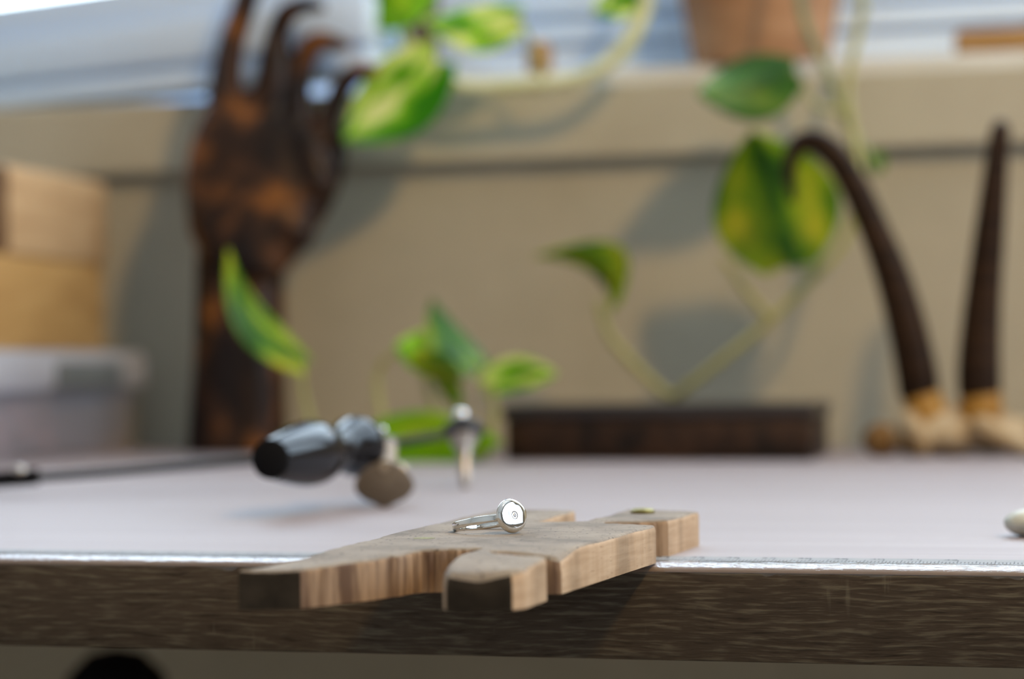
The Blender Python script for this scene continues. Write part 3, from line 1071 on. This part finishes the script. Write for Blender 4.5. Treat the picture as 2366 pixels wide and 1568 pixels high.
g = 0.007
obj('body', stack_rects(bmesh.new(), [(tx0 + .003, tx1 - .003, ty0 + .003, ty1 - .003, .012, DZ), (tx0, tx1, ty0, ty1, .014, DZ + .004), (tx0 - g, tx1 + g * .5, ty0 - g * .3, ty1 + g * .2, .016, TZ)]), M['plastic'], tub)
L = tx1 + 0.012
lid = stack_rects(bmesh.new(), [(tx0 - .012, L - .002, ty0 - .008, ty1 + .006, .016, TZ - .004), (tx0 - .014, L, ty0 - .010, ty1 + .008, .018, TZ), (tx0 - .014, L, ty0 - .010, ty1 + .008, .018, TZ + .014), (tx0 - .011, L - .004, ty0 - .007, ty1 + .005, .016, TZ + .020)])
obj('lid', lid, M['plastic_lid'], tub)
CYM = lambda u: next(y / 1000 for y in range(300, 900) if (V((L, y / 1000, TZ)) - CP).dot(RR) / (V((L, y / 1000, TZ)) - CP).dot(F) * FPX + 1183 > u)
obj('clip', new_box(L - .004, L + .004, CYM(128), CYM(270), TZ - .004, TZ + .013, .002), M['clip'], tub)['label'] = 'dark grey snap clip'
bm = bmesh.new()
rnd = random.Random(3)
for i in range(150):
    x, y, z = rnd.uniform(tx0 + .012, tx1 - .010), rnd.uniform(ty0 + .012, ty1 - .085), DZ + rnd.uniform(.007, .032)
    bmesh.ops.create_icosphere(bm, subdivisions=1, radius=rnd.uniform(.004, .007), matrix=Matrix.Translation((x, y, z)))
o = tag(obj('tub_filling', bm, M['red_stuff']), 'reddish bits heaped inside the clear plastic tub', 'filling', kind='stuff')


def block(name, label, x1, w, y0, y1, z0, z1, mats):
    bm = new_box(x1 - w, x1, y0, y1, z0, z1, .0025)
    for f in bm.faces:
        f.normal_update()
        if abs(f.normal.y) > .9:
            f.material_index = 1
    return tag(obj(name, bm, mats), label, 'block')


zl = TZ + .020
fr_, bk_ = at_d(10, 385, 1.33), at_d(247, 420, 1.452)
zm, zu = DZ + .1255, DZ + .180
block('wooden_block', 'golden wooden block lying directly on the tub lid', bk_.x - .001, .075, fr_.y - .05, bk_.y - .004, zl, zm, [M['pine_gold'], M['endgrain']])
block('wooden_block', 'pale wooden block with straight grain, topmost of the two on the tub', bk_.x, .07, fr_.y - .012, bk_.y, zm, zu, [M['pine'], M['endgrain']])

# ------------------------------------------------------------------ chamois horns
SKY = at_z(2150, 1058, DZ).y + 0.030


def Q(u, v, dy=0.0):
    return at_y(u, v, SKY + dy)


SP = (Q(2200, 900) - Q(2100, 900)).length / 100
sk = thing('horned_skull', 'pair of dark hooked horns on a piece of bony skull', 'skull', (Q(2180, 1052).x, SKY, DZ))
bm = bmesh.new()
for u, v, dy, a, b, c_ in ((2195, 1008, 0, 95, 90, 50), (2110, 1012, -.004, 62, 60, 46), (2290, 1004, .002, 90, 70, 50), (2370, 1012, .01, 70, 60, 46), (2135, 955, 0, 50, 46, 54), (2264, 950, .004, 52, 46, 56), (2200, 968, .01, 60, 50, 44)):
    ellipsoid(bm, Q(u, v, dy), a * SP, b * SP, c_ * SP)
tube(bm, [Q(2265, 985, -.02), Q(2320, 1015, -.022), Q(2385, 1040, -.02)], [.007, .006, .005], 10)
tube(bm, [Q(2095, 965, -.016), Q(2120, 1005, -.02), Q(2130, 1045, -.018)], [.005, .006, .005], 10)
sm = fuse(bm, 0.002, 4)
dz = DZ - min(v.co.z for v in sm.vertices)
for v in sm.vertices:
    v.co.z += dz * max(0, 1 - (v.co.z - DZ - dz * 0) / .05) if v.co.z < DZ + .05 else 0
    v.co.z = max(v.co.z, DZ)
mesh_obj('skull', sm, M['bone'], sk)
bm = ellipsoid(bmesh.new(), Q(2036, 1016, -.006), 44 * SP, 36 * SP, 40 * SP)
for v in bm.verts:
    v.co.z = max(v.co.z, DZ)
obj('orbit', bm, M['hollow'], sk)['label'] = 'brown rounded eye-socket bone'
for pts in (((2142, 985, 50), (2134, 935, 48), (2124, 895, 42)), ((2262, 985, 50), (2266, 935, 50), (2267, 895, 44))):
    bm = bmesh.new()
    tube(bm, [Q(u, v) for u, v, r in pts], [r * SP for u, v, r in pts], 20)
    obj('horn_core', bm, M['core'], sk)['label'] = 'amber bony core below the horn'
bm = bmesh.new()
hp = [(2124, 905, 48), (2114, 840, 48), (2092, 740, 45), (2060, 630, 41), (2020, 530, 36), (1974, 430, 34), (1932, 362, 32), (1888, 326, 29), (1850, 330, 24), (1828, 366, 19), (1824, 416, 14), (1832, 462, 8)]
tube(bm, [Q(u, v, -.004 * i / 4) for i, (u, v, r) in enumerate(hp)], [r * SP for u, v, r in hp], 20, 5)
obj('horn', bm, M['horn'], sk)['label'] = 'dark horn seen from the side, tip hooked over to a point'
bm = bmesh.new()
hp = [(2263, 905, 50), (2262, 850, 50), (2266, 760, 46), (2274, 660, 41), (2284, 560, 37), (2294, 460, 32), (2303, 370, 27), (2310, 310, 24), (2312, 294, 19)]
hy = [0, 0, 0, -.001, -.002, -.003, -.004, -.004, -.002]
pts = [Q(u, v, y) for (u, v, r), y in zip(hp, hy)] + [Q(2310, 300, .012), Q(2308, 330, .024)]
tube(bm, pts, [r * SP for u, v, r in hp] + [13 * SP, 8 * SP], 20, 5)
obj('horn', bm, M['horn'], sk)['label'] = 'dark straight-looking horn seen end on'


# ------------------------------------------------------------------ pothos
def leaf(parent, base, tip, width, roll=0.0, fold=0.25, sag=0.1, mat='leaf_dark', lobe=0.25, mid=None):
    """heart-shaped leaf from its stalk end to its tip; width in metres, roll turns it about its midrib"""
    ax_ = (tip - base)
    Ln = ax_.length
    ax_.normalize()
    view = (base - CP).normalized()
    s = ax_.cross(view).normalized()
    s = Matrix.Rotation(roll, 3, ax_) @ s
    nrm = s.cross(ax_).normalized()
    bm = bmesh.new()
    uvl = bm.loops.layers.uv.new('UVMap')
    NU, NV = 8, 16
    top, bot, uvs = [], [], {}
    for j in range(NV + 1):
        t = j / NV
        w = width * 0.5 * (math.sin(math.pi * min(1, t * 0.93 + 0.07)) ** 0.75) * (1 - 0.38 * t) * 1.35 if t < 1 else 0.0
        w = max(w, 0.0004)
        rt, rb = [], []
        for i in range(-NU, NU + 1):
            x = i / NU
            back = -lobe * abs(x) ** 1.5 * (1 - t) ** 3 * width * 0.8
            p = base + ax_ * (t * Ln + back) + s * (x * w)
            h = fold * (abs(x) - .3) * w + sag * Ln * (math.sin(math.pi * t) - 0.9 * t * t)
            h += 0.03 * width * math.sin(6 * t + 3 * x) * abs(x)
            if mid is not None:
                p += (mid - (base + tip) / 2) * (2 * t * (1 - t))
            p = p + nrm * h
            a, b = bm.verts.new(p + nrm * .00022), bm.verts.new(p - nrm * .00022)
            uvs[a] = uvs[b] = (x * .5 + .5, t)
            rt.append(a)
            rb.append(b)
        top.append(rt)
        bot.append(rb)
    fs = []
    for j in range(NV):
        for i in range(2 * NU):
            fs.append(bm.faces.new((top[j][i], top[j][i + 1], top[j + 1][i + 1], top[j + 1][i])))
            fs.append(bm.faces.new((bot[j][i + 1], bot[j][i], bot[j + 1][i], bot[j + 1][i + 1])))
        fs.append(bm.faces.new((top[j][0], top[j + 1][0], bot[j + 1][0], bot[j][0])))
        fs.append(bm.faces.new((top[j + 1][-1], top[j][-1], bot[j][-1], bot[j + 1][-1])))
    fs.append(bm.faces.new(top[0][::-1] + bot[0]))
    fs.append(bm.faces.new(top[-1] + bot[-1][::-1]))
    for f in fs:
        for lp in f.loops:
            lp[uvl].uv = uvs[lp.vert]
    return obj('leaf', bm, M[mat], parent, keep=True)


def px_leaf(parent, b, t, wpx, **k):
    """b, t: (u, v, y) of stalk end and tip"""
    B, T = at_y(*b), at_y(*t)
    if 'mid' in k:
        k['mid'] = at_y(*k['mid'])
    mpp = (B - CP).length / FPX
    return leaf(parent, B, T, wpx * mpp, **k)


def vine(parent, pts, r0, r1, mat='stem', name='stem'):
    bm = bmesh.new()
    n = len(pts)
    tube(bm, [at_y(*p) for p in pts], [r0 + (r1 - r0) * i / (n - 1) for i in range(n)], 10, 6)
    return obj(name, bm, M[mat], parent)


# the potted plant on the sill
PY = WY + 0.045
pc = at_y(1752, 130, PY)
pot_c = V((pc.x, PY + .012, WZ0 + LEDGE))
pot = thing('potted_pothos', 'trailing variegated pothos in a terracotta pot on the window sill', 'plant', pot_c)
rad = lambda px: px * (pot_c - CP).length / FPX
bm = bmesh.new()
lathe(bm, pot_c, (0, 0, 1), [(rad(148), 0), (rad(152), .002), (rad(196), .075), (rad(200), .085), (rad(214), .086), (rad(218), .112), (rad(204), .113), (rad(198), .098)], 48)
obj('pot', bm, M['terracotta'], pot)
bm = bmesh.new()
lathe(bm, pot_c + V((0, 0, .096)), (0, 0, 1), [(rad(198), 0), (rad(196), .006), (rad(60), .010)], 32)
obj('soil', bm, M['soil'], pot)
a_ = pot_c + V((.02, -.02, .10))
rim = lambda du: V((pot_c.x + du, PY + .012, pot_c.z + .11))


def free_vine(pts3, r0, r1, mat):
    bm = bmesh.new()
    n = len(pts3)
    tube(bm, pts3, [r0 + (r1 - r0) * i / (n - 1) for i in range(n)], 10, 6)
    return obj('stem', bm, M[mat], pot)


free_vine([rim(.0), rim(.012) + V((0, -.03, .016)), at_y(1835, -60, .772), at_y(1862, 60, .762), at_y(1915, 170, .755), at_y(1950, 270, .75), at_y(2000, 350, .748), at_y(2022, 400, .748)], .0030, .0022, 'stem_dark')
free_vine([rim(.022), rim(.04) + V((0, -.04, .015)), at_y(1985, -30, .772), at_y(1985, 60, .764), at_y(1962, 170, .756), at_y(1958, 250, .752)], .0030, .0024, 'stem')
free_vine([at_y(1958, 240, .752), at_y(1975, 330, .745), at_y(1985, 430, .74), at_y(1950, 560, .735), at_y(1880, 640, .73), at_y(1780, 740, .725), at_y(1680, 822, .722), at_y(1590, 892, .722), at_y(1555, 915, .726), at_y(1515, 890, .726), at_y(1440, 815, .724), at_y(1400, 760, .722), at_y(1384, 700, .72)], .0030, .0026, 'stem')
free_vine([at_y(1782, 738, .724), at_y(1738, 690, .722), at_y(1700, 640, .72), at_y(1672, 600, .718)], .0028, .0018, 'stem')
free_vine([at_y(1955, 260, .75), at_y(1880, 240, .742), at_y(1832, 165, .735)], .0016, .0014, 'stem')
free_vine([at_y(1925, 592, .733), at_y(1880, 622, .728), at_y(1822, 615, .722)], .0022, .0015, 'stem')
px_leaf(pot, (1838, 165, .735), (1610, 226, .715), 146, roll=.4, mat='leaf_deep', fold=.3, lobe=.1)
px_leaf(pot, (1822, 615, .722), (1740, 298, .704), 262, roll=-.12, mat='leaf_gold', sag=.10, fold=.2, lobe=.05)
px_leaf(pot, (2008, 360, .748), (2042, 398, .748), 50, mat='leaf_dark')
px_leaf(pot, (1404, 712, .72), (1230, 592, .712), 96, roll=-.55, mat='leaf_gold', sag=.0, fold=.3, mid=(1480, 560, .716))
# the pale loop that swings along the sill to the left, with its leaves
free_vine([rim(-.01), rim(-.04) + V((0, -.02, .03)), at_y(1500, -70, .775), at_y(1488, 20, .772), at_y(1440, 115, .769), at_y(1340, 180, .768), at_y(1200, 196, .768), at_y(1060, 196, .766), at_y(960, 130, .762), at_y(930, 60, .76), at_y(900, -40, .76)], .0058, .0036, 'stem_pale')
free_vine([at_y(1060, 196, .766), at_y(1030, 170, .755), at_y(1005, 140, .745)], .0018, .0014, 'stem')
px_leaf(pot, (1005, 140, .742), (798, 330, .728), 165, roll=.2, mat='leaf_vari', sag=.12)
px_leaf(pot, (905, -40, .755), (960, 60, .745), 150, roll=.1, mat='leaf_lime')
px_leaf(pot, (1195, 40, .75), (985, 62, .745), 110, roll=.5, mat='leaf_vari', sag=.15)
px_leaf(pot, (1480, -30, .77), (1370, 28, .765), 80, roll=.4, mat='leaf_vari')
free_vine([at_y(1260, 196, .768), at_y(1235, 120, .76), at_y(1195, 40, .75)], .0020, .0014, 'stem')

# the second, smaller vine lying on the desk behind the saw
v2c = at_z(1030, 1066, DZ)
v2 = thing('pothos_vine', 'short pothos vine with small leaves lying on the desk between hand and box', 'plant', v2c)
VY = v2c.y
zv = lambda u, v: at_z(u, v, DZ + .003)


def vine3(pts3, r0, r1, mat='stem'):
    bm = bmesh.new()
    n = len(pts3)
    tube(bm, pts3, [r0 + (r1 - r0) * i / (n - 1) for i in range(n)], 10, 6)
    return obj('stem', bm, M[mat], v2)


root = zv(1120, 1054)
vine3([root, zv(1040, 1052), zv(900, 1052), zv(760, 1056), at_y(722, 985, VY - .01), at_y(700, 900, VY - .015), at_y(690, 820, VY - .02)], .0026, .0018)
vine3([zv(905, 1052), at_y(893, 1000, VY + .005), at_y(876, 930, VY + .008), at_y(872, 870, VY + .01), at_y(892, 830, VY + .01), at_y(930, 805, VY + .01)], .0026, .0016)
vine3([zv(1035, 1053), at_y(1025, 1000, VY + .012), at_y(1000, 930, VY + .015), at_y(985, 880, VY + .015), at_y(1010, 845, VY + .012), at_y(1075, 845, VY + .008)], .0024, .0015)
vine3([root, at_y(1135, 1000, VY + .005), at_y(1142, 940, VY + .005), at_y(1130, 890, VY + .004)], .0028, .0018)
px_leaf(v2, (705, 832, VY - .022), (505, 592, VY - .045), 128, roll=.95, mat='leaf_gold', sag=.12, fold=.35)
px_leaf(v2, (1030, 815, VY + .008), (912, 800, VY - .004), 92, roll=.25, mat='leaf_lime')
px_leaf(v2, (1104, 848, VY + .002), (992, 704, VY + .02), 116, roll=.8, mat='leaf_dark', fold=.2)
px_leaf(v2, (958, 838, VY), (1078, 868, VY - .004), 70, roll=.5, mat='leaf_gold')
px_leaf(v2, (1008, 858, VY + .006), (1068, 948, VY), 52, roll=.5, mat='leaf_gold')
px_leaf(v2, (1120, 892, VY + .002), (1290, 852, VY - .006), 84, roll=.55, mat='leaf_vari')
px_leaf(v2, (866, 1014, VY - .006), (1162, 1022, VY - .010), 118, roll=.2, mat='leaf_lime', fold=.1, sag=.03)

# ------------------------------------------------------------------ other things on the sill
p = at_y(948, 60, WY + .055)
bm = bmesh.new()
k = (p - CP).length / FPX
lathe(bm, (p.x, p.y, WZ0), (0, 0, 1), [(58 * k, 0), (62 * k, .002), (68 * k, .08), (70 * k, .1), (64 * k, .1), (60 * k, .06)], 36)
tag(obj('brown_jar', bm, M['potdark']), 'dark brown jar on the sill behind the pale green leaves', 'jar')
p = at_y(1246, 130, WY + .05)
bm = bmesh.new()
lathe(bm, (p.x, p.y, WZ0), (0, 0, 1), [(.008, LEDGE), (.009, LEDGE + .001), (.009, .032), (.007, .036), (.005, .038)], 24)
tag(obj('amber_bottle', bm, M['board']), 'tiny brown bottle on the sill beside the pale looping stem', 'bottle')
a, b = at_y(2205, 110, WY + .04), at_y(2480, 110, WY + .04)
bm = new_box(a.x, b.x, WY + .04, WY + .075, WZ0 + LEDGE, WZ0 + LEDGE + .018, .004)
tag(obj('wooden_bar', bm, M['board']), 'amber coloured wooden bar lying on the sill near the straight horn', 'bar')

# ------------------------------------------------------------------ under the desk
p = at_d(268, 1560, 1.20)
top = at_d(262, 1498, 1.20).z
post = thing('black_post', 'black round-topped post standing under the desk', 'post', (p.x, p.y, 0))
bm = bmesh.new()
lathe(bm, (p.x, p.y, 0), (0, 0, 1), [(.022, .02), (.022, top - .085), (.026, top - .06), (.031, top - .035), (.027, top - .015), (.015, top - .003), (.002, top)], 32)
obj('shaft', bm, M['black'], post)
bm = bmesh.new()
lathe(bm, (p.x, p.y, 0), (0, 0, 1), [(.11, 0), (.11, .012), (.10, .018), (.025, .022)], 36)
obj('foot', bm, M['black'], post)
